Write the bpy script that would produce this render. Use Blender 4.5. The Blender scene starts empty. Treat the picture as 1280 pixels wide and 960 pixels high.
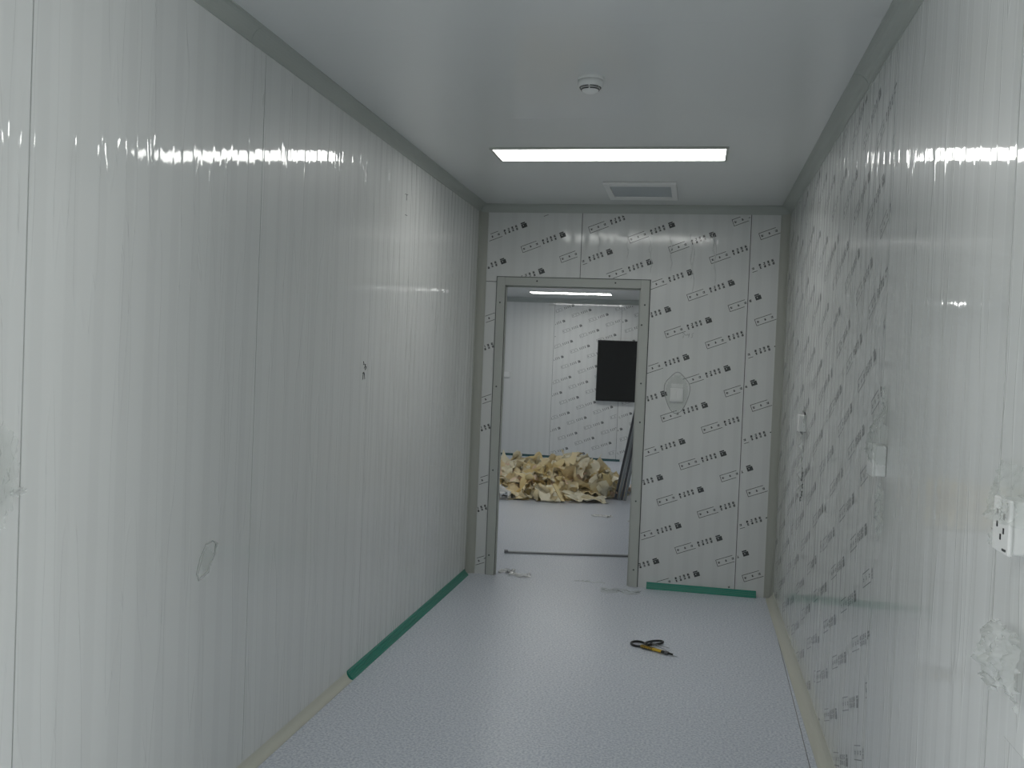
import bpy, math, random
from mathutils import Vector, Matrix, noise
random.seed(7)
sc = bpy.context.scene
C = sc.collection

# ------------------------------------------------------------------ camera
cam_d = bpy.data.cameras.new('camera'); cam = bpy.data.objects.new('camera', cam_d); C.objects.link(cam)
cam_d.sensor_width = 36; cam_d.lens = 36 * 1174.15 / 1280; cam_d.clip_start = .02
r_ = Vector((.9808233, .1906458, .0404942)); u_ = Vector((-.0441528, .0149802, .9989125)); f_ = Vector((-.1898318, .9815446, -.0231105))
cam.matrix_world = Matrix(((r_.x, u_.x, -f_.x, 0), (r_.y, u_.y, -f_.y, 0), (r_.z, u_.z, -f_.z, 1.5311), (0, 0, 0, 1)))
sc.camera = cam
# ------------------------------------------------------------------ world, lights, exposure
w = bpy.data.worlds.new('sky'); sc.world = w; w.use_nodes = True
w.node_tree.nodes['Background'].inputs[0].default_value = (.80, .90, 1, 1)
w.node_tree.nodes['Background'].inputs[1].default_value = .6
def area(name, loc, rot, sx, sy, power, col):
    l = bpy.data.lights.new(name, 'AREA'); l.shape = 'RECTANGLE'; l.size = sx; l.size_y = sy; l.energy = power; l.color = col
    o = bpy.data.objects.new(name, l); C.objects.link(o); o.location = loc; o.rotation_euler = rot; return o
P_DAY_L, P_DAY_R, P_ROOM, E_PANEL, E_INNER = 33, 33, 5, 5.8, 7.8
area('day_fill_west', (-4.3, -.1, 1.6), (0, -math.pi/2, 0), 1.7, 1.3, P_DAY_L, (1, 1, .955))  # unseen side lamp added for daylight, clear of the end wall's reflection
area('day_fill_east', (3.6, -.1, 1.6), (0, math.pi/2, 0), 1.7, 1.3, P_DAY_R, (1, 1, .955))  # its counterpart, added to brighten the left wall near the camera
area('fill_inner', (-7.4, 11, 1.6), (0, -math.pi/2, 0), 1.7, 3.0, P_ROOM, (.92, .97, 1))  # unseen area lamp filling the inner room from its left side
sc.view_settings.view_transform = 'Standard'; sc.view_settings.look = 'None'; sc.view_settings.gamma = 1
sc.view_settings.use_curve_mapping = False; sc.view_settings.exposure = 0.76

L, R, D, H = 1.549, .587, 6.579, 2.65
ZC = 2.595                       # lower edge of the ceiling coves
F, HI = 15.19, 2.60              # far wall of the inner room and its ceiling
IR, IL = -.30, -7.5              # inner room side walls
Y0 = 1.45                        # where the corridor walls start (invented cross corridor before it)

# ------------------------------------------------------------------ materials
def mat(name, col, rough=.5, metal=0, coat=0, crough=.05, emit=0, spec=.5):
    m = bpy.data.materials.new(name); m.use_nodes = True
    b = m.node_tree.nodes['Principled BSDF']; i = b.inputs
    i['Base Color'].default_value = (*col, 1); i['Roughness'].default_value = rough; i['Metallic'].default_value = metal
    i['Coat Weight'].default_value = coat; i['Coat Roughness'].default_value = crough; i['Specular IOR Level'].default_value = spec
    if emit: i['Emission Color'].default_value = (1, 1, .965, 1); i['Emission Strength'].default_value = emit
    return m
def N(m, t, **k):
    n = m.node_tree.nodes.new(t)
    for a, b in k.items(): setattr(n, a, b)
    return n
def lk(m, a, b): m.node_tree.links.new(a, b)
def mth(m, op, a, b=None, c=None):
    n = N(m, 'ShaderNodeMath', operation=op)
    for k, v in enumerate((a, b, c)):
        if v is None: continue
        if isinstance(v, (int, float)): n.inputs[k].default_value = v
        else: lk(m, v, n.inputs[k])
    return n.outputs[0]
def ramp(m, src, pts):
    n = N(m, 'ShaderNodeValToRGB'); lk(m, src, n.inputs[0]); e = n.color_ramp.elements
    while len(e) < len(pts): e.new(.5)
    for q, (p, c) in zip(e, pts): q.position = p; q.color = c if len(c) == 4 else (*c, 1)
    return n.outputs[0]
def uz(m):
    """along-wall coordinate and height from world position (all walls are axis aligned)"""
    g = N(m, 'ShaderNodeNewGeometry'); s = N(m, 'ShaderNodeSeparateXYZ'); lk(m, g.outputs['Position'], s.inputs[0])
    return mth(m, 'ADD', s.outputs[0], s.outputs[1]), s.outputs[2]
def vec(m, x, y, z=0):
    n = N(m, 'ShaderNodeCombineXYZ')
    for k, v in enumerate((x, y, z)):
        if isinstance(v, (int, float)): n.inputs[k].default_value = v
        else: lk(m, v, n.inputs[k])
    return n.outputs[0]
def ntex(m, v, scale, detail=2, rough=.5):
    n = N(m, 'ShaderNodeTexNoise'); n.inputs['Scale'].default_value = scale; n.inputs['Detail'].default_value = detail
    n.inputs['Roughness'].default_value = rough; lk(m, v, n.inputs['Vector']); return n.outputs[0]

def film_panel(name, col, wr=1.0, pitch=.118, coat=1.0, sparse=.012, zamp=.0003, crough=.045):
    """white steel sandwich panel still under its clinging protective film: flat steel, shallow flutes, vertical film wrinkles"""
    m = mat(name, col, .42, 0, coat, crough)
    b = m.node_tree.nodes['Principled BSDF']
    u, z = uz(m)
    # long, thin vertical wrinkles: ridges along iso-lines of a strongly stretched noise
    n1 = ntex(m, vec(m, mth(m, 'MULTIPLY', u, 7.5), mth(m, 'MULTIPLY', z, .55)), 1, 2, .55)
    ridge = ramp(m, n1, [(.0, (0, 0, 0)), (.5-sparse, (0, 0, 0)), (.5, (1, 1, 1)), (.5+sparse, (0, 0, 0)), (1, (0, 0, 0))])
    # slight waviness of each band of film
    n2 = ntex(m, vec(m, mth(m, 'MULTIPLY', u, 9), mth(m, 'MULTIPLY', z, .22)), 1, 1, .4)
    # regular shallow flutes rolled into the steel
    fl = mth(m, 'FRACT', mth(m, 'DIVIDE', u, pitch))
    flute = ramp(m, fl, [(0, (1, 1, 1)), (.55, (1, 1, 1)), (.63, (0, 0, 0)), (.92, (0, 0, 0)), (1, (1, 1, 1))])
    # short slanted creases
    n3 = ntex(m, vec(m, mth(m, 'ADD', mth(m, 'MULTIPLY', u, 34), mth(m, 'MULTIPLY', z, 9)), mth(m, 'MULTIPLY', z, 3)), 1, 2, .5)
    cre = mth(m, 'MULTIPLY', ramp(m, n3, [(0, (0, 0, 0)), (.60, (0, 0, 0)), (.66, (1, 1, 1)), (.72, (0, 0, 0)), (1, (0, 0, 0))]), ridge)
    hgt = mth(m, 'ADD', mth(m, 'MULTIPLY', ridge, .0004), mth(m, 'MULTIPLY', n2, .00045))
    hgt = mth(m, 'ADD', hgt, mth(m, 'MULTIPLY', cre, .0008))
    n4 = ntex(m, vec(m, mth(m, 'MULTIPLY', u, 16), mth(m, 'MULTIPLY', z, 3.2)), 1, 1, .5)
    n5 = ramp(m, ntex(m, vec(m, mth(m, 'MULTIPLY', u, 6), mth(m, 'MULTIPLY', z, .4), 7.3), 1, 1, .5), [(.42, (0, 0, 0)), (.58, (1, 1, 1))])
    hgt = mth(m, 'ADD', hgt, mth(m, 'MULTIPLY', mth(m, 'MULTIPLY', n4, n5), zamp))
    hf = mth(m, 'MULTIPLY', flute, .0002)
    b1 = N(m, 'ShaderNodeBump'); b1.inputs['Strength'].default_value = wr; b1.inputs['Distance'].default_value = 1
    lk(m, mth(m, 'ADD', hgt, hf), b1.inputs['Height']); lk(m, b1.outputs[0], b.inputs['Coat Normal'])
    b2 = N(m, 'ShaderNodeBump'); b2.inputs['Strength'].default_value = wr * .12; b2.inputs['Distance'].default_value = 1
    lk(m, mth(m, 'ADD', mth(m, 'MULTIPLY', hgt, .6), hf), b2.inputs['Height']); lk(m, b2.outputs[0], b.inputs['Normal'])
    # faint film tone: a hair cloudier where the film has lifted
    mx = N(m, 'ShaderNodeMix', data_type='RGBA'); lk(m, mth(m, 'ADD', mth(m, 'MULTIPLY', n2, .35), mth(m, 'MULTIPLY', mth(m, 'SUBTRACT', 1, flute), .16)), mx.inputs[0])
    mx.inputs[6].default_value = (*col, 1); mx.inputs[7].default_value = (*[c * .80 for c in col], 1)
    lk(m, mx.outputs[2], b.inputs['Base Color'])
    return m

WALLC = (.77, .785, .772)
M_wall = film_panel('white_panel_under_film', WALLC, 2.1, zamp=.0006)
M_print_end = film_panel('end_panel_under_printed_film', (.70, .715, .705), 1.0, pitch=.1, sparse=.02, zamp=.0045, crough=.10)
M_wall_wr = film_panel('white_panel_under_wrinkled_film', WALLC, 4.0, pitch=.085, sparse=.02)
M_print = film_panel('white_panel_under_printed_film', (.77, .785, .775), 3.2, pitch=.1, sparse=.02)
M_joint = mat('dark_joint', (.07, .08, .08), .9)
M_ceil = mat('white_ceiling_panel', (.74, .76, .755), .38, 0, .6, .12)
u_b = M_ceil.node_tree.nodes['Principled BSDF']
g_ = N(M_ceil, 'ShaderNodeNewGeometry'); nz = ntex(M_ceil, g_.outputs['Position'], 1.3, 1)
bc = N(M_ceil, 'ShaderNodeBump'); bc.inputs['Strength'].default_value = 1; bc.inputs['Distance'].default_value = .006; lk(M_ceil, nz, bc.inputs['Height']); lk(M_ceil, bc.outputs[0], u_b.inputs['Coat Normal'])
M_alu = mat('cream_white_aluminium', (.47, .49, .46), .42, .0, .3, .2)
M_cove = mat('pale_green_grey_cove', (.43, .46, .43), .45, 0, .3, .2)
M_corner = mat('beige_grey_corner_profile', (.40, .41, .37), .5)
M_cream = mat('cream_vinyl_coving', (.60, .60, .53), .55)
M_green = mat('green_profile', (.012, .24, .17), .38, 0, .4, .2)
M_teal = mat('dark_teal_profile', (.03, .10, .11), .45)
M_ink = mat('grey_black_ink', (.045, .05, .05), .45, 0, .8, .06)
M_ink_pale = mat('faded_ink', (.16, .17, .17), .45, 0, .8, .06)
M_ink2 = mat('pen_ink', (.11, .12, .12), .6)
M_white = mat('white_plastic', (.80, .81, .80), .35, 0, .2, .1)
M_dark = mat('black_plastic', (.012, .013, .013), .35)
M_screen = mat('black_glass_screen', (.013, .014, .014), .12)
M_steel = mat('grey_steel', (.30, .32, .33), .35, .8)
M_pgrey = mat('dark_grey_profile', (.15, .155, .165), .4, .3)
M_plight = mat('light_grey_profile_edge', (.34, .35, .37), .4, .2)
M_yellow = mat('yellow_plastic', (.62, .40, .03), .4)
M_hatch = mat('blue_grey_hatch_board', (.44, .48, .50), .5)
M_lamp = mat('lit_diffuser', (.9, .9, .9), .5, emit=E_PANEL)
M_lamp2 = mat('lit_diffuser_inner', (.9, .9, .9), .5, emit=E_INNER)
M_screw = mat('dark_screw_head', (.09, .10, .10), .4, .6)
M_lens = mat('lens', (.2, .02, .02), .2)
M_brick = mat('cross_corridor_paint', (.52, .54, .53), .6)

# speckled vinyl floor
M_floor = mat('speckled_blue_grey_vinyl', (.4, .43, .52), .38, 0, .35, .25)
b = M_floor.node_tree.nodes['Principled BSDF']; g = N(M_floor, 'ShaderNodeNewGeometry')
na = ntex(M_floor, g.outputs['Position'], 95, 2, .7); nb = ntex(M_floor, g.outputs['Position'], 1.4, 2, .5)
col = ramp(M_floor, na, [(0, (.33, .37, .45)), (.40, (.54, .58, .67)), (.52, (.70, .74, .82)), (.64, (.82, .85, .90)), (1, (.82, .85, .90))])
mx = N(M_floor, 'ShaderNodeMix', data_type='RGBA', blend_type='MULTIPLY'); mx.inputs[0].default_value = .12
lk(M_floor, col, mx.inputs[6]); lk(M_floor, ramp(M_floor, nb, [(.3, (.75, .78, .78)), (.7, (1, 1, 1))]), mx.inputs[7]); lk(M_floor, mx.outputs[2], b.inputs['Base Color'])

def film_mat(name, alpha, tint=(.76, .78, .77)):
    m = bpy.data.materials.new(name); m.use_nodes = True; nt = m.node_tree; nt.nodes.clear()
    out = N(m, 'ShaderNodeOutputMaterial'); tr = N(m, 'ShaderNodeBsdfTransparent'); p = N(m, 'ShaderNodeBsdfPrincipled')
    p.inputs['Base Color'].default_value = (*tint, 1); p.inputs['Roughness'].default_value = .12
    tr.inputs[0].default_value = (.97, .98, .97, 1)
    s = N(m, 'ShaderNodeMixShader'); s.inputs[0].default_value = alpha
    lk(m, tr.outputs[0], s.inputs[1]); lk(m, p.outputs[0], s.inputs[2]); lk(m, s.outputs[0], out.inputs[0])
    return m
M_film = film_mat('clear_film', .24); M_film2 = film_mat('clear_film_bunched', .38); M_glint = film_mat('film_painted_glint', .92, (.95, .96, .96)); M_ghost = film_mat('clear_film_flat', .10)  # M_glint: clear floor scraps whitened, ceiling-light glints painted into their colour

# ------------------------------------------------------------------ mesh helpers
class MB:
    def __init__(s): s.v = []; s.f = []; s.mi = []
    def quad(s, a, b, c, d, mi=0):
        n = len(s.v); s.v += [tuple(a), tuple(b), tuple(c), tuple(d)]; s.f.append((n, n+1, n+2, n+3)); s.mi.append(mi)
    def box(s, x0, x1, y0, y1, z0, z1, mi=0, bev=0):
        n = len(s.v)
        s.v += [(x0,y0,z0),(x1,y0,z0),(x1,y1,z0),(x0,y1,z0),(x0,y0,z1),(x1,y0,z1),(x1,y1,z1),(x0,y1,z1)]
        for q in ((3,2,1,0),(4,5,6,7),(0,1,5,4),(1,2,6,5),(2,3,7,6),(3,0,4,7)): s.f.append(tuple(n+k for k in q)); s.mi.append(mi)
    def prism(s, loop, vecd, mi=0):
        """loop: 3D points (planar), extruded by vecd"""
        n = len(s.v); k = len(loop); d = Vector(vecd)
        s.v += [tuple(Vector(p)) for p in loop] + [tuple(Vector(p) + d) for p in loop]
        s.f.append(tuple(n+i for i in range(k))[::-1]); s.mi.append(mi)
        s.f.append(tuple(n+k+i for i in range(k))); s.mi.append(mi)
        for i in range(k):
            j = (i+1) % k; s.f.append((n+i, n+j, n+k+j, n+k+i)); s.mi.append(mi)
    def tube(s, pts, rad, seg=8, mi=0, flat=1.0, closed=False):
        pts = [Vector(p) for p in pts]; n0 = len(s.v); m = len(pts)
        for i, p in enumerate(pts):
            a = pts[(i-1) % m] if (closed or i > 0) else p; c = pts[(i+1) % m] if (closed or i < m-1) else p
            t = (c - a).normalized(); up = Vector((0,0,1)) if abs(t.z) < .9 else Vector((1,0,0))
            x = t.cross(up).normalized(); y = x.cross(t)
            r = rad[i] if isinstance(rad, (list, tuple)) else rad
            for k in range(seg):
                an = 2*math.pi*k/seg; s.v.append(tuple(p + x*r*math.cos(an) + y*r*flat*math.sin(an)))
        for i in range(m if closed else m-1):
            for k in range(seg):
                a = n0+i*seg+k; b_ = n0+i*seg+(k+1) % seg; c = n0+((i+1) % m)*seg+(k+1) % seg; d = n0+((i+1) % m)*seg+k
                s.f.append((a, b_, c, d)); s.mi.append(mi)
        if not closed:
            s.f.append(tuple(n0+k for k in range(seg))[::-1]); s.mi.append(mi)
            s.f.append(tuple(n0+(m-1)*seg+k for k in range(seg))); s.mi.append(mi)
    def lathe(s, prof, cx, cy, cz, seg=32, mi=0):
        n0 = len(s.v); m = len(prof)
        for r, z in prof:
            for k in range(seg):
                an = 2*math.pi*k/seg; s.v.append((cx+r*math.cos(an), cy+r*math.sin(an), cz+z))
        for i in range(m-1):
            for k in range(seg):
                s.f.append((n0+i*seg+k, n0+i*seg+(k+1) % seg, n0+(i+1)*seg+(k+1) % seg, n0+(i+1)*seg+k)); s.mi.append(mi)
        s.f.append(tuple(n0+k for k in range(seg))[::-1]); s.mi.append(mi)
        s.f.append(tuple(n0+(m-1)*seg+k for k in range(seg))); s.mi.append(mi)
    def build(s, name, mats, parent=None, bevel=0, smooth=False, kind=None, solid=0):
        me = bpy.data.meshes.new(name); me.from_pydata(s.v, [], s.f)
        if not isinstance(mats, (list, tuple)): mats = [mats]
        for m in mats: me.materials.append(m)
        me.polygons.foreach_set('material_index', s.mi)
        if smooth: me.polygons.foreach_set('use_smooth', [True]*len(me.polygons))
        me.update()
        o = bpy.data.objects.new(name, me); C.objects.link(o)
        if parent: o.parent = parent
        if bevel:
            md = o.modifiers.new('bevel', 'BEVEL'); md.width = bevel; md.segments = 2; md.limit_method = 'ANGLE'
        if solid:
            md = o.modifiers.new('thickness', 'SOLIDIFY'); md.thickness = solid; md.offset = 0
        if kind: o['kind'] = kind
        return o
def tag(o, label, cat, group=None):
    o['label'] = label; o['category'] = cat
    if group: o['group'] = group
    return o
def thing(name, label, cat, group=None):
    o = bpy.data.objects.new(name, None); C.objects.link(o); o.empty_display_size = .05
    return tag(o, label, cat, group)
def struct(o): o['kind'] = 'structure'; return o
def box(name, m, x0, x1, y0, y1, z0, z1, parent=None, bevel=0, kind=None):
    b = MB(); b.box(x0, x1, y0, y1, z0, z1); return b.build(name, m, parent, bevel, kind=kind)
def settle(root, loc):
    """put the Empty at the base of its thing while its parts stay where they were built"""
    root.location = loc
    for c in root.children:
        c.location = Vector(c.location) - Vector(loc)

# ------------------------------------------------------------------ printed marks
ANG = math.radians(21); SA, CA = math.sin(ANG), math.cos(ANG)
V1, V2 = Vector((.2795, -.0655)), Vector((-.1405, -.2585))
def glyph(seed, size):
    rg = random.Random(seed); h = size/2; t = size*.13; out = []
    n = rg.choice((2, 3)); 
    for k in range(n):
        yy = -h + (k+.5)*size/n + rg.uniform(-.08, .08)*size
        out.append((-h*rg.uniform(.6, 1), h*rg.uniform(.6, 1), yy-t, yy+t))
    for k in range(rg.choice((1, 2))):
        xx = rg.uniform(-.6, .6)*h; out.append((xx-t, xx+t, -h*rg.uniform(.5, 1), h))
    return out
MARK = []     # rectangles (s0, s1, t0, t1)
MARK += [(-.02, .02, -.02, -.006), (-.02, .02, .001, .009), (-.02, .012, .011, .02), (-.02, -.008, -.006, .001), (-.003, .02, -.006, .001)]
for c in range(4):
    for rr in range(2):
        for q in glyph(c*2+rr+11, .0165):
            cs, ct = -.056-.0295*c, .0098 - .0196*rr
            MARK.append((q[0]+cs, q[1]+cs, q[2]+ct, q[3]+ct))
MARK += [(-.308, -.172, -.0242, -.0207), (-.308, -.19, .0207, .0242), (-.309, -.3055, -.0235, .0235)]
for k, s0 in enumerate((-.29, -.242, -.194)):
    for q in glyph(31+k, .016): MARK.append((q[0]+s0, q[1]+s0, q[2], q[3]))
def marks(name, parent, org, U, nrm, u0, u1, z0, z1, phase, holes=(), ink=None):
    """org: point of the wall with u=0,z=0; U: direction of u; nrm: out of the wall. Printed marks on one panel."""
    b = MB(); org = Vector(org); U = Vector(U); nrm = Vector(nrm); off = nrm*.0006
    def inside(u, z):
        if not (u0 < u < u1 and z0 < z < z1): return False
        return not any(a < u < b_ and c < z < d for a, b_, c, d in holes)
    for i in range(-30, 31):
        for j in range(-30, 31):
            p = Vector(phase) + V1*i + V2*j
            if not (u0-.05 < p.x < u1+.35 and z0-.1 < p.y < z1+.2): continue
            for (s0, s1, t0, t1) in MARK:
                pts = [(p.x+s*CA-t*SA, p.y+s*SA+t*CA) for s, t in ((s0, t0), (s1, t0), (s1, t1), (s0, t1))]
                if (s1-s0) > .05:     # long outline strokes are cut in pieces so the panel edge clips them
                    n = 8
                    for k in range(n):
                        a = s0+(s1-s0)*k/n; c = s0+(s1-s0)*(k+1)/n
                        pp = [(p.x+s*CA-t*SA, p.y+s*SA+t*CA) for s, t in ((a, t0), (c, t0), (c, t1), (a, t1))]
                        if all(inside(*q) for q in pp): b.quad(*[org + U*q[0] + Vector((0, 0, q[1])) + off for q in pp])
                elif all(inside(*q) for q in pts):
                    b.quad(*[org + U*q[0] + Vector((0, 0, q[1])) + off for q in pts])
    if b.f: return b.build(name, ink or M_ink, parent, kind='stuff')

GAP = .0022
# ------------------------------------------------------------------ floor and ceilings
fb = MB(); fb.box(-4.4, 3.7, -1.6, Y0, -.1, 0); fb.box(-L-.08, R+.08, Y0, D+.02, -.1, 0); fb.box(IL-.1, R+.3, D+.02, F+.2, -.1, 0)
floor = struct(fb.build('floor', M_floor))
sb = MB()
sb.prism([(.553, 6.45, 0), (.556, 6.45, 0), (.505, 3.4, 0), (.502, 3.4, 0)][::-1], (0, 0, .0008))
sb.build('weld_seam', M_pgrey, floor)
# corridor ceiling: panels laid across the corridor
ceil = struct(box('ceiling', M_joint, -4.4, 3.7, -1.6, D+.1, H+.006, H+.1))
cy = [-1.6, -.4, .75, 1.95, 3.105, 4.26, 5.42, D+.05]
for a, b_ in zip(cy, cy[1:]):
    w0, w1 = (-4.4, 3.7) if b_ <= Y0+.6 else (-L-.05, R+.05)
    box('ceiling_panel', M_ceil, w0, w1, a+.0004, b_-.0004, H, H+.0055, ceil)
ceil2 = struct(box('ceiling_inner', M_ceil, IL-.1, R+.3, D+.1, F+.2, HI, HI+.1))

# ------------------------------------------------------------------ left wall
wl = struct(box('wall_left', M_joint, -L-.06, -L-.004, Y0, D, 0, H))
ly = [Y0, 1.9506, 3.1413, 4.32, 5.49, D]
for a, b_ in zip(ly, ly[1:]):
    g0, g1 = (GAP if q < 3.5 else .0003 for q in (a, b_)); box('wall_panel', M_wall if a < 4 else M_wall_wr, -L-.004, -L, a+g0, b_-g1, .0, H, wl)
# ------------------------------------------------------------------ right wall
wr = struct(box('wall_right', M_joint, R+.004, R+.06, Y0, D, 0, H))
ry = [Y0, 1.9557, 3.143, 4.32, 5.49, D]
ph = {2: (-4.004, 1.475), 3: (-5.06, 1.392), 4: (-6.13, 1.52)}
for k, (a, b_) in enumerate(zip(ry, ry[1:])):
    pn = box('wall_panel', M_print if k >= 2 else M_wall, R, R+.004, a+GAP, b_-GAP, 0, H, wr)
    if k >= 2: marks('printed_marks', pn, (R, 0, 0), (0, -1, 0), (-1, 0, 0), -b_+.01, -a-.005, .05, ZC-.01, ph[k], (), M_ink_pale)
# ------------------------------------------------------------------ end wall with the doorway
DX0, DX1, DZ = -1.349, -.389, 2.077
eb = MB(); eb.box(-L-.06, DX0, D+.005, D+.05, 0, H+.05); eb.box(DX1, R+.06, D+.005, D+.05, 0, H+.05); eb.box(DX0, DX1, D+.005, D+.05, DZ, H+.05)
we = struct(eb.build('wall_end', M_joint))
def epanel(loop, phase, u0, u1, z0, z1, holes=()):
    b = MB(); b.prism([(x, D, z) for x, z in loop], (0, .005, 0)); o = b.build('wall_panel', M_print_end, we)
    marks('printed_marks', o, (0, D, 0), (1, 0, 0), (0, -1, 0), u0, u1, z0, z1, phase, holes)
frame_hole = (-1.412, -.326, -1, 2.14)
epanel([(-L, 0), (-1.405, 0), (-1.405, 2.101), (-L, 2.101)], (-1.232, 2.509), -1.49, -1.412, .03, 2.095)
epanel([(-L, 2.105), (-.819, 2.105), (-.819, H), (-L, H)], (-1.232, 2.509), -1.485, -.825, 2.108, 2.585, (frame_hole,))
epanel([(-.815, 2.105), (-.35, 2.105), (-.35, 0), (.333, 0), (.333, H), (-.815, H)], (-.198, 2.522), -.81, .328, .045, 2.585, (frame_hole, (-.175, -.045, 1.29, 1.45)))
epanel([(.3375, 0), (R, 0), (R, H), (.3375, H)], (.401, 2.042), .342, .535, .045, 2.585)

# door frame (aluminium casing around the opening)
door = bpy.data.objects.new('door_1', None); C.objects.link(door); struct(door)
y0, y1 = D-.012, D+.062
for nm, (x0, x1, z0, z1) in {'jamb': (-1.409, DX0, 0, 2.136), 'jamb_': (DX1, -.327, 0, 2.136), 'header': (DX0, DX1, DZ, 2.136)}.items():
    b = MB(); b.box(x0, x1, y0, y1, z0, z1); o = b.build(nm.strip('_'), M_alu, door, bevel=.002)
b = MB()
for x0, x1, z0, z1 in ((-1.414, -1.409, 0, 2.141), (-.327, -.322, 0, 2.141), (-1.409, -.327, 2.136, 2.141)): b.box(x0, x1, D-.004, D+.001, z0, z1)
b.build('dark_seam', M_joint, door)  # thin dark line around the outer edge of the casing
b = MB()
for x0, x1, z0, z1 in ((DX0-.0005, DX0+.010, 0, DZ), (DX1-.010, DX1+.0005, 0, DZ), (DX0, DX1, DZ-.010, DZ)): b.box(x0, x1, D+.018, D+.03, z0, z1)
b.build('door_stop', M_alu, door)
for x, z in ((-.357, 1.964), (-.373, 1.825), (-.36, 1.42), (-.355, 1.15), (-.36, .60), (-.355, .12), (-1.382, 1.954), (-1.384, 1.354), (-1.384, .754), (-1.388, .142), (-.566, 2.112), (-1.12, 2.112)):
    b = MB(); b.tube([(x, y0+.001, z), (x, y0-.0025, z)], [.0065, .005], 10); b.build('screw', M_screw, door)

# ------------------------------------------------------------------ coves and corner profiles
def arc(n=7): return [(1-math.sin(math.pi/2*k/n), 1-math.cos(math.pi/2*k/n)) for k in range(n+1)]
def cove(name, m, x, sx, z, sz, ww, hh, ya, yb, parent=None, lip=.004):
    """concave profile in the corner at wall x / surface z, opening towards sx / sz"""
    pts = [(0, 0), (ww, 0), (ww, lip)] + [(lip+(ww-lip)*a, lip+(hh-lip)*c) for a, c in arc()][1:-1] + [(lip, hh), (0, hh)]
    loop = [(x+sx*a, ya, z+sz*c) for a, c in pts]
    b = MB(); b.prism(loop, (0, yb-ya, 0)); return b.build(name, m, parent)
def cove_x(name, m, y, sy, z, sz, ww, hh, xa, xb, parent=None, lip=.004):
    pts = [(0, 0), (ww, 0), (ww, lip)] + [(lip+(ww-lip)*a, lip+(hh-lip)*c) for a, c in arc()][1:-1] + [(lip, hh), (0, hh)]
    loop = [(xa, y+sy*a, z+sz*c) for a, c in pts]
    b = MB(); b.prism(loop, (xb-xa, 0, 0)); return b.build(name, m, parent)
t1 = struct(bpy.data.objects.new('trim_1', None)); t2 = struct(bpy.data.objects.new('trim_2', None)); t3 = struct(bpy.data.objects.new('trim_3', None))
for t in (t1, t2, t3): C.objects.link(t)
for a, b_ in ((Y0, 3.02), (3.022, 5.9), (5.902, D)): cove('cove_profile', M_cove, -L, 1, H, -1, .05, H-ZC, a, b_, t1)
for a, b_ in ((Y0, 3.66), (3.664, D)): cove('cove_profile', M_cove, R, -1, H, -1, .058, H-ZC, a, b_, t2)
cove_x('cove_profile', M_cove, D, -1, H, -1, .05, .055, -L, R, t3)
def corner(name, x, sx):
    b = MB(); ww = .058
    pts = [(0, 0), (ww, 0), (ww, .004)] + [(.004+(ww-.004)*a, .004+(ww-.004)*c) for a, c in arc()][1:-1] + [(.004, ww), (0, ww)]
    b.prism([(x+sx*a, D-c, 0) for a, c in pts], (0, 0, ZC)); o = b.build(name, M_corner); struct(o); return o
corner('trim_4', -L, 1); corner('trim_5', R, -1)

# ------------------------------------------------------------------ skirtings
bl = struct(bpy.data.objects.new('baseboard_left', None)); br = struct(bpy.data.objects.new('baseboard_right', None)); be = struct(bpy.data.objects.new('baseboard_end', None)); bf = struct(bpy.data.objects.new('baseboard_far', None))
for t in (bl, br, be, bf): C.objects.link(t)
cove('coved_vinyl', M_cream, -L-.004, 1, 0, 1, .036, .05, Y0, 4.185, bl, .003)
cove('coved_vinyl', M_cream, R+.002, -1, 0, 1, .05, .055, Y0, D-.03, br, .003)
def ribbed(name, m, along, ya, yb, parent):
    # ribbed green clip profile that will receive the coving: heel on the wall, toe on the floor, ribs between
    pts = [(0, 0), (.034, 0), (.034, .006), (.029, .008), (.027, .014), (.022, .014), (.020, .021), (.015, .021), (.013, .029), (.008, .029), (.006, .040), (.004, .042), (0, .042)]
    b = MB()
    if along == 'y': b.prism([(-L-.002+a, ya, c) for a, c in pts], (0, yb-ya, 0))
    elif along == 'x': b.prism([(ya, D-a, c) for a, c in pts], (yb-ya, 0, 0))
    else: b.prism([(ya, F-a, c*.8) for a, c in pts], (yb-ya, 0, 0))
    return b.build(name, m, parent)
ribbed('green_profile', M_green, 'y', 4.19, 6.50, bl)
ribbed('green_profile', M_green, 'x', -.262, .478, be)
ribbed('teal_profile', M_teal, 'far', -6, -1.12, bf)

# ------------------------------------------------------------------ inner room
wf = struct(box('wall_far', M_joint, IL-.1, R+.3, F+.006, F+.1, 0, HI))
fx = [-7.5, -6.7, -5.6, -4.5, -3.38, -2.275, -1.185, -.3]
for k, (a, b_) in enumerate(zip(fx, fx[1:])):
    pn = box('wall_panel', M_print if a >= -2.3 else M_wall, a+GAP, b_-GAP, F, F+.006, 0, HI, wf)
    if a >= -2.3: marks('printed_marks', pn, (0, F, 0), (1, 0, 0), (0, -1, 0), a+.01, b_-.01, .05, HI-.08, (-1.841, 2.171) if k == 5 else (-1.112, 2.275), (), M_ink_pale)
struct(box('wall_inner_right', M_wall, IR, IR+.08, D+.11, F, 0, HI))
wil = MB(); wil.box(IL-.08, IL, D+.05, 9.5, 0, HI); wil.box(IL-.08, IL, 12.5, F, 0, HI); wil.box(IL-.08, IL, 9.5, 12.5, 0, .75); wil.box(IL-.08, IL, 9.5, 12.5, 2.45, HI)
struct(wil.build('wall_inner_left', M_wall))
struct(box('wall_inner_near', M_wall, IL-.1, -L-.06, D+.055, D+.11, 0, HI))
nb_ = MB(); nb_.box(-L-.06, DX0-.01, D+.055, D+.11, 0, HI); nb_.box(DX1+.01, R+.3, D+.055, D+.11, 0, HI); nb_.box(DX0-.01, DX1+.01, D+.064, D+.11, DZ+.01, HI)
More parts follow.
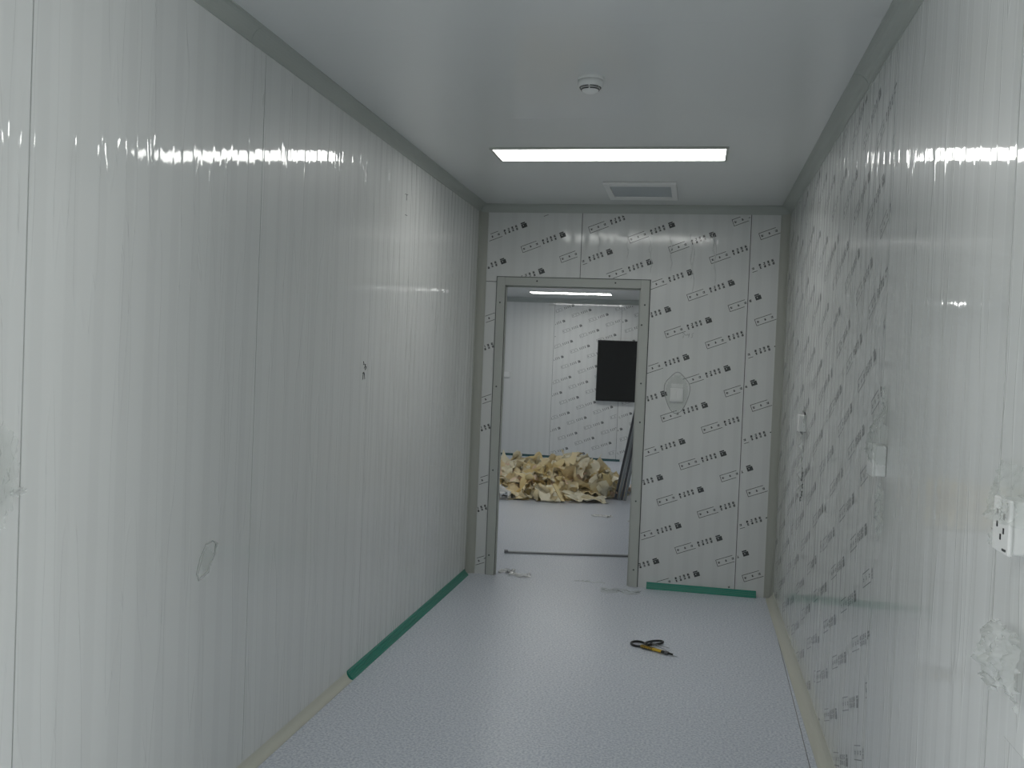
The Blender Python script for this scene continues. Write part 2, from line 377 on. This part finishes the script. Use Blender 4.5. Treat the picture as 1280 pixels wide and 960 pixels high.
struct(nb_.build('wall_inner_lining', M_wall))
t6 = struct(cove_x('trim_6', M_cove, F, -1, HI, -1, .06, .075, IL, IR))

# ------------------------------------------------------------------ invented cross corridor behind the camera, so daylight lamps enter at its two ends
cb = MB()
struct(box('wall_cross_back', M_brick, -4.4, 3.7, -1.7, -1.6, 0, H))
struct(box('wall_cross_front_left', M_brick, -4.4, -L-.06, Y0, Y0+.06, 0, H))
struct(box('wall_cross_front_right', M_brick, R+.06, 3.7, Y0, Y0+.06, 0, H))
for nm, x0, x1 in (('wall_cross_west', -4.5, -4.4), ('wall_cross_east', 3.7, 3.8)):
    b = MB(); b.box(x0, x1, -1.6, -.8, 0, H); b.box(x0, x1, .6, Y0, 0, H); b.box(x0, x1, -.8, .6, 0, .7); b.box(x0, x1, -.8, .6, 2.5, H); struct(b.build(nm, M_brick))

# ------------------------------------------------------------------ ceiling lights
def panel_light(label, cx, cy_, z, lx, lyy, lm, fr=.014):
    t = thing('ceiling_light', label, 'light', None)
    b = MB(); x0, x1, y0, y1 = cx-lx/2, cx+lx/2, cy_-lyy/2, cy_+lyy/2
    for q in ((x0-fr, x1+fr, y0-fr, y0), (x0-fr, x1+fr, y1, y1+fr), (x0-fr, x0, y0, y1), (x1, x1+fr, y0, y1)): b.box(*q, z-.011, z-.0005)
    b.build('frame', M_alu, t)
    box('diffuser', lm, x0, x1, y0, y1, z-.008, z-.001, t)
    settle(t, (cx, cy_, z)); return t
panel_light('long lit white panel light recessed in the corridor ceiling before the doorway', -.491, 4.967, H, 1.197, .268, M_lamp)
panel_light('long white panel light in the cross corridor ceiling behind the viewer', -.491, .30, H, 1.197, .268, M_lamp)
panel_light('long thin lit ceiling light in the inner room, seen through the doorway', -1.86, 13.95, HI, 1.2, .28, M_lamp2)

panel_light('added unseen panel light in the near part of the inner room ceiling, lighting the heap', -2.2, 9.3, HI, 1.2, .28, M_lamp2)  # added lamp out of view: more top light on heap and near floor
# smoke detector
t = thing('smoke_detector', 'round white smoke detector with dark slots on the corridor ceiling', 'smoke detector')
dx, dy = -.446, 3.665
b = MB(); b.lathe([(.052, 0), (.052, -.008), (.049, -.012)], dx, dy, H, 36); b.build('base', M_white, t, smooth=False)
b = MB(); b.lathe([(.049, -.012), (.049, -.028), (.044, -.038), (.037, -.040)], dx, dy, H, 36); b.build('housing', M_white, t, smooth=True)
b = MB(); b.lathe([(.034, -.040), (.034, -.047), (.031, -.053), (.018, -.060), (.006, -.062), (.001, -.062)], dx, dy, H, 36); b.build('sensor_cap', M_white, t, smooth=True)
for rr, zz in ((.0405, -.0395), (.0345, -.0475)):
    for q in range(6):
        a0 = -math.pi/2 + math.radians(4) + q*math.pi/3; a1 = a0 + math.radians(52)
        pts = [(dx+rr*math.cos(a0+(a1-a0)*k/6), dy+rr*math.sin(a0+(a1-a0)*k/6), H+zz) for k in range(7)]
        b = MB(); b.tube(pts, .0024, 5); b.build('vent_slot', M_dark, t)
settle(t, (dx, dy, H))

# access hatch
t = thing('ceiling_hatch', 'square white framed hatch with blue-grey board, in the ceiling above the doorway', 'hatch')
x0, x1, y0, y1 = -.597, -.155, 5.725, 6.27; b = MB(); fr = .036
for q in ((x0, x1, y0, y0+fr*2.2), (x0, x1, y1-fr*2.2, y1), (x0, x0+fr, y0+fr*2.2, y1-fr*2.2), (x1-fr, x1, y0+fr*2.2, y1-fr*2.2)): b.box(*q, H-.016, H-.0005)
b.build('frame', M_white, t, bevel=.003)
box('board', M_hatch, x0+fr, x1-fr, y0+fr*2.2, y1-fr*2.2, H-.006, H-.0005, t)
settle(t, ((x0+x1)/2, (y0+y1)/2, H))

# ------------------------------------------------------------------ film sheets
def sheet(org, U, V, nrm, w, h, outline, lift, amp, seed, n=22, freq=9):
    """crumpled film patch on a wall: outline(a,b) in [-1,1]^2 -> keep?, lift(a,b) metres off the wall"""
    b = MB(); org, U, V, nrm = map(Vector, (org, U, V, nrm)); idx = {}
    for i in range(n+1):
        for j in range(n+1):
            a = -1+2*i/n; c = -1+2*j/n
            if not outline(a, c): continue
            q = noise.noise(Vector((a*w*freq+seed, c*h*freq, seed*1.7))); q2 = abs(noise.noise(Vector((a*w*freq*2.3, c*h*freq*2.3+seed, 3.1))))
            d = .0015 + lift(a, c) + amp*(.5+.5*q)*(.4+q2*1.6)
            ja, jc = noise.noise(Vector((i*.9, j*.9, seed)))*.06, noise.noise(Vector((i*.9, j*.9, seed+9)))*.06
            idx[i, j] = len(b.v); b.v.append(tuple(org + U*(a+ja)*w/2 + V*(c+jc)*h/2 + nrm*d))
    for i in range(n):
        for j in range(n):
            k = [(i, j), (i+1, j), (i+1, j+1), (i, j+1)]
            if all(q in idx for q in k): b.f.append(tuple(idx[q] for q in k)); b.mi.append(0)
    return b
def blob(seed, rag=.22):
    return lambda a, c: math.hypot(a, c) < .93 - rag*abs(noise.noise(Vector((math.atan2(c, a)*1.3, seed, 0)))*1.8)
def ring_tube(path, rad, name, m, parent): b = MB(); b.tube(path, rad, 6); return b.build(name, m, parent, smooth=True)

# switch on the end wall inside its cut-out of film
t = thing('wall_switch', 'white square wall switch right of the doorway, ringed by cut film', 'switch')
b = MB(); b.box(-.158, -.068, D-.020, D, 1.306, 1.398); b.build('back_box', M_white, t, bevel=.003)
for k in range(2): box('rocker', M_white, -.151+.039*k, -.151+.039*k+.036, D-.024, D-.019, 1.316, 1.388, t, bevel=.0015)
cx, cz = -.112, 1.362
o = sheet((cx, D, cz), (1, 0, 0), (0, 0, 1), (0, -1, 0), .15, .25, lambda a, c: .40 < max(abs(a)*.75, abs(c)*.82) and math.hypot(a, c) < 1.05, lambda a, c: .001, .006, 4, 26, 20).build('cut_film', M_film, t, smooth=True)
pts = [(cx+.085*math.cos(a)*(1+.1*math.sin(3*a)), D-.004-.002*math.sin(5*a), cz+.005+.135*math.sin(a)*(1+.06*math.cos(4*a))) for a in [2*math.pi*k/40 for k in range(40)]]
b = MB(); b.tube(pts, .0028, 6, closed=True); b.build('film_edge', M_film2, t, smooth=True)
settle(t, (cx, D, cz))

# boxes on the right wall
def wbox(name, label, cat, yc, zc, hw, hh, dep, holes=False):
    t = thing(name, label, cat); x1 = R
    b = MB(); b.box(x1-dep, x1, yc-hw, yc+hw, zc-hh, zc+hh); b.build('back_box', M_white, t, bevel=.004)
    box('faceplate', M_white, x1-dep-.007, x1-dep+.001, yc-hw-.002, yc+hw+.002, zc-hh-.002, zc+hh+.002, t, bevel=.003)
    return t
# far one
t = wbox('junction_box', 'small white box on the right wall, farthest of its boxes, with torn film trailing below', 'box', 5.16, 1.272, .043, .043, .03)
b = sheet((R, 5.13, 1.13), (0, -1, 0), (0, 0, 1), (-1, 0, 0), .10, .46, lambda a, c: abs(a + .4*math.sin(c*5)) < .35+.25*abs(math.sin(c*9)), lambda a, c: .004, .03, 12, 26, 16); b.build('torn_film', M_film2, t, smooth=True)
for k, (yy, zz) in enumerate(((5.28, 1.245), (5.27, 1.222), (5.22, 1.215), (5.12, 1.325))):
    b = MB(); b.tube([(R-.012, yy, zz), (R-.016, yy-.02, zz+.012), (R-.010, yy-.03, zz-.005)], .004, 6); b.build('wire_end', M_dark, t, smooth=True)
for zz, yy in ((1.02, 5.2), (1.0, 5.16), (.975, 5.19), (.94, 5.14), (.90, 5.15), (.865, 5.2)):
    b = MB(); b.tube([(R-.002, yy, zz+.012), (R-.0028, yy+.02, zz), (R-.002, yy+.01, zz-.012)], .0035, 6, flat=.4); b.build('glue_smear', M_ink2, t)
settle(t, (R, 5.16, 1.272))
# middle one
t = wbox('junction_box', 'white box in the middle of the right wall under peaked clear film', 'box', 3.07, 1.275, .045, .048, .034)
b = sheet((R, 3.07, 1.385), (0, -1, 0), (0, 0, 1), (-1, 0, 0), .17, .24, lambda a, c: abs(a) < .95-.85*max(0, c)**1.1, lambda a, c: .044*max(0, 1-(abs(a)/.95)**3)*max(0, .9-abs(c+.6)**2.2), .016, 21, 30, 22); b.build('film_hood', M_film, t, smooth=True)
b = sheet((R, 3.04, 1.12), (0, -1, 0), (0, 0, 1), (-1, 0, 0), .15, .22, blob(3), lambda a, c: .003, .022, 27, 20, 20); b.build('film_tail', M_film, t, smooth=True)
settle(t, (R, 3.03, 1.275))
# near one: socket box
t = wbox('socket_box', 'deep white surface socket box on the right wall, nearest of its boxes, draped with film', 'socket', 1.768, 1.282, .042, .046, .044)
for yy, zz in ((1.785, 1.303), (1.785, 1.282), (1.75, 1.298), (1.765, 1.262), (1.75, 1.274)):
    box('socket_hole', M_dark, R-.0525, R-.0505, yy-.0022, yy+.0022, zz-.005, zz+.005, t)
box('name_strip', M_screw, R-.0525, R-.0505, 1.735, 1.752, 1.240, 1.244, t)
b = sheet((R, 1.80, 1.335), (0, -1, 0), (0, 0, 1), (-1, 0, 0), .25, .10, lambda a, c: True, lambda a, c: .05*max(0, 1-abs(a)**3)*(.3+.35*(1-c)), .018, 31, 22, 26); b.build('film_hood', M_film, t, smooth=True)
b = sheet((R-.052, 1.745, 1.315), (0, -1, 0), (0, 0, 1), (-1, 0, 0), .09, .05, blob(8), lambda a, c: .001, .010, 37, 16, 40); b.build('film_fold', M_film2, t, smooth=True)
b = sheet((R, 1.90, 1.262), (0, -1, 0), (0, 0, 1), (-1, 0, 0), .17, .13, lambda a, c: abs(c-a*.7) < .22+.15*math.sin(a*9), lambda a, c: .004, .018, 40, 22, 26); b.build('film_fold', M_film2, t, smooth=True)
settle(t, (R, 1.768, 1.282))
# conduit below it and the loose film pouch
b = MB(); b.box(R-.018, R, 1.70, 1.80, .9, 1.234); tag(b.build('cable_trunking', M_wall, None, bevel=.002), 'flat pale cable trunking running down below the nearest socket box', 'trunking')
b = sheet((R-.018, 1.80, 1.045), (0, -1, 0), (0, 0, 1), (-1, 0, 0), .22, .14, lambda a, c: abs(a) < .95 and -.95+.25*math.sin(a*4) < c < .95-.9*max(0, -a-.1), lambda a, c: .02*max(0, 1-a*a)*max(0, 1-c*c), .03, 55, 26, 18)
tag(b.build('film_pouch', M_film2, None, smooth=True), 'crumpled milky plastic film stuck on the right wall at the lower picture edge', 'plastic film')

# left wall: half-seen film covered box and film blister
t = thing('wrapped_box', 'film wrapped box on the left wall at the very edge of the picture', 'box')
b = MB(); b.box(-L, -L+.04, 1.745, 1.835, 1.18, 1.27); b.build('back_box', M_alu, t, bevel=.004)
sheet((-L, 1.865, 1.23), (0, 1, 0), (0, 0, 1), (1, 0, 0), .13, .27, blob(15), lambda a, c: .012, .02, 61, 22, 26).build('film_wrap', M_film, t, smooth=True)
sheet((-L, 1.93, 1.185), (0, 1, 0), (0, 0, 1), (1, 0, 0), .07, .03, blob(17, .4), lambda a, c: .004, .018, 66, 16, 60).build('film_fold', M_film2, t, smooth=True)
settle(t, (-L, 1.845, 1.225))
pts = []
for k, (py, pz) in enumerate(((2.775, .805), (2.79, .85), (2.83, .893), (2.87, .897), (2.893, .885), (2.885, .85), (2.858, .825), (2.84, .800), (2.81, .790), (2.785, .783))):
    pts.append((-L+.003+.002*math.sin(k*2.1), py, pz))
t = thing('film_blister', 'small torn loop of protective film low on the left wall', 'plastic film')
b = MB(); b.tube(pts, [.0035+.0015*math.sin(k*1.9) for k in range(10)], 6, closed=True); b.build('torn_edge', M_film2, t, smooth=True)
sheet((-L, 2.835, .84), (0, 1, 0), (0, 0, 1), (1, 0, 0), .10, .10, blob(19), lambda a, c: .0005, .004, 71, 12, 30).build('film_skin', M_ghost, t, smooth=True)
settle(t, (-L, 2.835, .84))

# raised folds of the film, standing a few millimetres off the end wall
M_fold = mat('raised_film_fold', (.70, .715, .705), .10, 0, 1, .05)
rf = random.Random(9)
for x, zt, zb in ((-.70, 2.47, 2.27), (-.50, 2.46, 2.28), (-.345, 2.44, 2.25), (-.335, 2.40, 2.19), (-.20, 2.44, 2.20), (-.06, 2.46, 2.15), (-.045, 2.43, 2.05), (.085, 2.48, 2.28), (.10, 2.46, 2.10), (.545, 2.40, 1.84)):
    b = MB(); m_ = 14; hw = rf.uniform(.5, 1.3)
    b.tube([(x+.006*math.sin(k*.9+x*40)+.012*(k/m_), D-.0005, zt+(zb-zt)*k/m_) for k in range(m_+1)], [.0012+.0032*math.sin(math.pi*k/m_)*(.6+.4*math.sin(k*2.1+x*9)) for k in range(m_+1)], 8)
    b.build('film_fold', M_fold, we, smooth=True)
# handwriting
def pen(name, parent_m, label, strokes, to3d, r=.0018):
    t = thing(name, label, 'writing')
    for nm, ss in strokes:
        b = MB()
        for s in ss: b.tube([to3d(*q) for q in s], r, 5, flat=.5)
        b.build(nm, M_ink2, t)
    settle(t, to3d(0, 0)); return t
S = .0085
pen('pen_writing', None, 'handwritten mark and up arrow in grey pen on the left wall', [
    ('symbol', [[(-1.2, 6), (-.6, 4.2), (-1.1, 3.2), (0, 3.0), (1.2, 3.6), (.7, 1.4), (-.3, -.4), (.6, .6)], [(1.1, 1.8), (2.1, 1.2), (2, 0), (.8, -1.6)]]),
    ('arrow', [[(-1.6, -5), (-.6, -3.6), (.2, -5.4), (1, -10)], [(-.6, -3.6), (-1.2, -7), (-1.3, -10.4)]])],
    lambda a, c: (-L+.0012, 4.273+a*S*1.4, 1.475+c*S*.62), .0022)
T = .0052
pen('pen_writing', None, 'small handwritten figures 2045 on the end wall above the switch', [
    ('digit', [[(-8.4, 2), (-6.6, 3), (-5.6, 1.6), (-7, -1), (-8.4, -3), (-6.4, -2.6)]]), ('digit', [[(-4.4, .8), (-3.4, 1.2), (-3, .2), (-4, -.2), (-4.4, .8)]]),
    ('digit', [[(-1.4, 2.2), (-2, .2), (.8, .6)], [(.6, 2.6), (-.4, -2.6)]]), ('digit', [[(6.4, 2.6), (4.4, 2.4), (3.8, .6), (5, -.2), (4.8, -2), (3, -3)]])],
    lambda a, c: (-.048+a*T, D-.0012, 1.765+c*T+a*T*.04), .0019)
pen('pen_writing', None, 'tiny T-shaped pen mark high on the left wall', [('letter', [[(-2, 1.5), (2, 1.8)], [(0, 1.6), (.1, -2.2)]]), ('dash', [[(-1, -12), (2, -12)]])],
    lambda a, c: (-L+.0012, 4.83+a*.011, 2.39+c*.008), .0018)

# ------------------------------------------------------------------ inner room things
t = thing('wall_switch', 'small white wall switch left on the inner room wall beyond the doorway', 'switch')
b = MB(); b.box(-3.075, -2.978, F-.03, F, 1.283, 1.372); b.build('back_box', M_white, t, bevel=.004)
box('rocker', M_white, -3.06, -2.993, F-.035, F-.029, 1.297, 1.358, t, bevel=.002)
settle(t, (-3.026, F, 1.33))
t = thing('display_screen', 'large black flat screen mounted on the printed wall of the inner room', 'screen')
b = MB(); b.box(-1.545, -.62, F-.06, F-.014, .968, 1.947); b.build('housing', M_dark, t, bevel=.004)
box('glass', M_screen, -1.530, -.635, F-.063, F-.0595, .983, 1.932, t)
box('wall_bracket', M_pgrey, -1.3, -.9, F-.014, F-.001, 1.25, 1.65, t)
settle(t, (-1.08, F, 1.45))

# leaning aluminium profiles
prof_labels = ['dark grey metal profile leaning beyond the doorway, outermost left of its bundle', 'grey metal profile leaning beyond the doorway, second from the left in its bundle',
               'grey metal profile leaning beyond the doorway, third from the left in its bundle', 'grey metal profile leaning beyond the doorway, closest to the door jamb in its bundle']
for k in range(4):
    xb = -.845+.038*k; base = Vector((xb, 10.85-.03*k, .003)); top = Vector((-.395+.014*k, 10.85-.03*k, 2.50-.012*k))
    t = thing('metal_profile', prof_labels[k], 'metal profile', 'metal profiles leaning in the inner room')
    d = (top-base)
    wv = Vector((.030, 0, 0)); dv = Vector((0, .026, 0))
    b = MB()   # U-section: web and two flanges
    def seg(o, a, c): 
        o0 = base+o; b.prism([o0, o0+a, o0+a+c, o0+c], d)
    seg(Vector((0, 0, 0)), wv, Vector((0, .004, 0))); b.build('web', M_pgrey if k % 2 == 0 else M_steel, t)
    b = MB(); seg(Vector((0, -.022, 0)), Vector((.004, 0, 0)), dv); b.build('flange', M_plight, t)
    b = MB(); seg(Vector((.027, -.022, 0)), Vector((.004, 0, 0)), dv); b.build('flange', M_pgrey, t)
    settle(t, tuple(base))

# floor strip inside the room
t = thing('floor_strip', 'straight grey metal strip lying on the floor just inside the doorway', 'metal strip')
a = Vector((-1.405, 7.384, .002)); c = Vector((-.40, 7.615, .002)); dr = (c-a).normalized(); nn = Vector((-dr.y, dr.x, 0))
b = MB(); b.prism([a-nn*.02, a+nn*.02, a+nn*.012+Vector((0, 0, .012)), a-nn*.012+Vector((0, 0, .012))], c-a); b.build('strip', M_steel, t)
b = MB(); b.prism([a-nn*.024-dr*.03, a+nn*.03-dr*.03, a+nn*.03, a-nn*.024], (0, 0, .018)); b.build('end_cap', M_pgrey, t)
b = MB(); b.prism([a-nn*.021+Vector((0,0,-.001)), a-nn*.0205+Vector((0,0,-.001)), a-nn*.0150+Vector((0, 0, .0095)), a-nn*.0165+Vector((0, 0, .0095))], c-a); b.build('edge', M_pgrey, t)
settle(t, tuple(a))

# ------------------------------------------------------------------ heap of peeled-off film
M_heap = [mat('peeled_film_cream', (.93, .79, .50), .5), mat('peeled_film_pale', (.95, .88, .68), .4), mat('peeled_film_yellow', (.88, .72, .38), .45), mat('peeled_film_peach', (.92, .72, .55), .5)]
def crumple(b, ctr, size, rot, seed, mi, n=9, fold=.5, asp=1.0):
    rg = random.Random(seed); dirs = [(rg.uniform(0, math.pi), rg.uniform(2.5, 7), rg.uniform(0, 6)) for _ in range(5)]
    n0 = len(b.v)
    for i in range(n+1):
        for j in range(n+1):
            x, y = i/n-.5, j/n-.5
            h = 0
            for a, fr, p in dirs:
                s = (x*math.cos(a)+y*math.sin(a))*fr+p; h += abs((s % 2)-1)*.9/fr
            q = Vector((x*(1-.25*abs(math.sin(y*5+seed))), y*asp*(1-.25*abs(math.cos(x*5+seed))), (h-.55)*fold))*size
            q += Vector((noise.noise(q*14+Vector((seed, 0, 0))), noise.noise(q*14+Vector((0, seed, 0))), 0))*size*.10
            q = rot @ q + ctr; q.z = max(q.z, .004+.003*noise.noise(q*30))
            b.v.append(tuple(q))
    for i in range(n):
        for j in range(n):
            a = n0+i*(n+1)+j; b.f.append((a, a+n+1, a+n+2, a+1)); b.mi.append(mi)
from mathutils import Euler
def heap_h(x, y):
    h = 0
    for cx_, cy__, rx, ry_, hh in ((-2.75, 11.25, .95, .75, .28), (-2.0, 11.3, .62, .8, .35), (-1.42, 11.2, .38, .7, .41), (-1.12, 11.3, .34, .55, .24), (-1.7, 11.0, .55, .7, .30)):
        q = 1-((x-cx_)/rx)**2-((y-cy__)/ry_)**2
        if q > 0: h = max(h, .88*hh*math.sqrt(q))
    return h
rg = random.Random(5); b = MB(); k = 0
while k < 330:
    x, y = rg.uniform(-3.6, -.85), rg.uniform(10.35, 12.1); h = heap_h(x, y)
    if h < .03: continue
    z = h - .05 - (rg.random()**2)*h*.5
    e = Euler((rg.uniform(-1, 1), rg.uniform(-1, 1), rg.uniform(0, 6.28)))
    mi = rg.choices((0, 1, 2, 3), (5, 6, 1.6, 1.3))[0]
    crumple(b, Vector((x, y, max(z, .05))), rg.uniform(.26, .46), e.to_matrix(), k+rg.random(), mi, 9, rg.uniform(.5, .9)); k += 1
hp = b.build('film_heap', M_heap, None, kind='stuff'); tag(hp, 'wide heap of crumpled cream and yellowish peeled film on the inner room floor', 'waste film')
for me_p in hp.data.polygons: me_p.use_smooth = (me_p.index % 5 != 0)
def scrap(label, ctr, size, e, seed, mats, mi=0, fold=.5, asp=1., n=10, name='film_scrap', cat='waste film', grp=None):
    b = MB(); crumple(b, Vector(ctr), size, Euler(e).to_matrix(), seed, mi, n, fold, asp); o = b.build(name, mats, None); return tag(o, label, cat, grp)
# folded slab with a yellow strip along its edge, leaning on the front of the heap
t = thing('folded_sheet', 'folded cream sheet with a yellow edge strip leaning on the front of the heap', 'waste film')
B0 = Vector((-1.60, 10.24, .02)); ux = Vector((.22, .02, -.0)); uy = Vector((-.14, .10, .16)); nn = ux.cross(uy).normalized()
b = MB(); b.prism([B0, B0+ux, B0+ux*1.1+uy, B0+ux*.1+uy], nn*-.03); b.build('slab', M_heap[1], t, bevel=.006)
b = MB(); b.prism([B0+ux-nn*.002, B0+ux*1.18-nn*.002, B0+ux*1.28+uy, B0+ux*1.1+uy], nn*.02); b.build('edge_strip', M_heap[2], t, bevel=.003)
settle(t, tuple(B0))
scrap('long flattened pale film piece at the front right foot of the heap', (-1.12, 10.45, .06), .52, (.25, .1, .35), 77, M_heap, 1, .28, .45)
scrap('white crumpled film piece at the front left foot of the heap', (-2.02, 10.30, .06), .30, (.6, .2, 1.1), 78, [M_white], 0, .6, .8)
scrap('peaked cream film piece on top of the heap', (-1.40, 11.05, .36), .30, (1.0, .3, .7), 79, M_heap, 1, .6)

# film scraps on the floor
def fscrap(label, x, y, sx, sy, seed, m=None, hgt=.03):
    b = MB(); n = 14; n0 = 0
    for i in range(n+1):
        for j in range(n+1):
            a, c = i/n-.5, j/n-.5
            zz = .003+hgt*max(0, noise.noise(Vector((a*sx*40, c*sy*30, seed)))+.25)*max(0, 1-(2*c)**2)
            b.v.append((x+a*sx+.3*sy*noise.noise(Vector((j*.5, i*.3, seed))), y+c*sy*(1+.5*noise.noise(Vector((i*.5, seed, 0))))+.2*sy*math.sin(i*.8+seed), zz))
    for i in range(n):
        for j in range(n):
            a = i*(n+1)+j; b.f.append((a, a+n+1, a+n+2, a+1)); b.mi.append(0)
    return tag(b.build('film_scrap', m or M_glint, None, smooth=True), label, 'plastic film', None)
fscrap('glossy clear film scrap on the floor by the foot of the left door jamb', -1.285, 6.72, .10, .12, 3, hgt=.022)
fscrap('longer clear film scrap on the doorway floor, right of the one by the left jamb', -1.165, 6.63, .15, .09, 6, hgt=.02)
fscrap('shiny clear film scrap lying in the inner room between heap and metal strip', -.86, 9.55, .20, .10, 9, hgt=.02)
fscrap('small film scrap on the inner room floor close to the right door jamb', -.53, 9.35, .10, .08, 12, hgt=.02)
fscrap('flat wrinkled film scrap on the floor before the foot of the right door jamb', -.43, 6.40, .26, .12, 15, M_film, hgt=.015)
fscrap('thin long film scrap on the floor in the middle of the doorway', -.66, 6.60, .22, .025, 18, M_film, hgt=.012)

# ------------------------------------------------------------------ tools on the floor
t = thing('utility_knife', 'yellow and black utility knife lying on the corridor floor', 'knife')
A = Vector((-.216, 5.150, .012)); B = Vector((-.030, 5.045, .010)); d = (B-A)
def kseg(name, f0, f1, r0, r1, m, rings=0, flat=.62):
    b = MB(); n = 6
    b.tube([A+d*(f0+(f1-f0)*k/n) for k in range(n+1)], [r0+(r1-r0)*k/n for k in range(n+1)], 10, flat=flat); return b.build(name, m, t, smooth=False)
kseg('grip', 0, .60, .0135, .0125, M_yellow)
for k in range(8):
    f0 = .02+.042*k; b = MB(); b.tube([A+d*f0, A+d*(f0+.02)], .0145, 10, flat=.66); b.build('grip_rib', M_dark, t)
kseg('nose', .60, .90, .0135, .007, M_dark)
kseg('slider', .70, .78, .0136, .0122, M_pgrey, flat=.75)
b = MB(); P = A+d*.90; b.prism([P+Vector((0, -.004, -.006)), A+d*1.06+Vector((0, 0, -.006)), P+Vector((0, .005, -.006))], (0, 0, .0012)); b.build('blade', M_steel, t)
settle(t, (A.x, A.y, 0))
t = thing('scissors', 'black handled scissors lying on the floor against the yellow knife', 'scissors')
def loop(cx_, cy_, rx, ry_, ang, z): return [(cx_+rx*math.cos(a)*math.cos(ang)-ry_*math.sin(a)*math.sin(ang), cy_+rx*math.cos(a)*math.sin(ang)+ry_*math.sin(a)*math.cos(ang), z) for a in [2*math.pi*k/28 for k in range(28)]]
b = MB(); b.tube(loop(-.238, 5.198, .038, .045, .1, .008), .0065, 8, closed=True); b.tube([(-.205, 5.195, .008), (-.18, 5.175, .012), (-.16, 5.150, .025)], .0055, 8); b.build('handle', M_dark, t, smooth=True)
b = MB(); b.tube(loop(-.152, 5.245, .028, .060, -.80, .009), .006, 8, closed=True); b.tube([(-.185, 5.205, .009), (-.178, 5.180, .014), (-.170, 5.150, .025)], .0055, 8); b.build('handle', M_dark, t, smooth=True)
b = MB(); b.tube([(-.165, 5.160, .020), (-.165, 5.160, .034)], .007, 10); b.build('pivot', M_dark, t)
for k, (ex, ey) in enumerate(((-.08, 5.095), (-.065, 5.13))):
    b = MB(); s = Vector((-.165, 5.160, .027+.003*k)); e = Vector((ex, ey, .016+.003*k)); q = Vector((-(e-s).y, (e-s).x, 0)).normalized()*.006
    b.prism([s-q, e, s+q], (0, 0, .002)); b.build('blade', M_steel, t)
settle(t, (-.2, 5.22, 0))
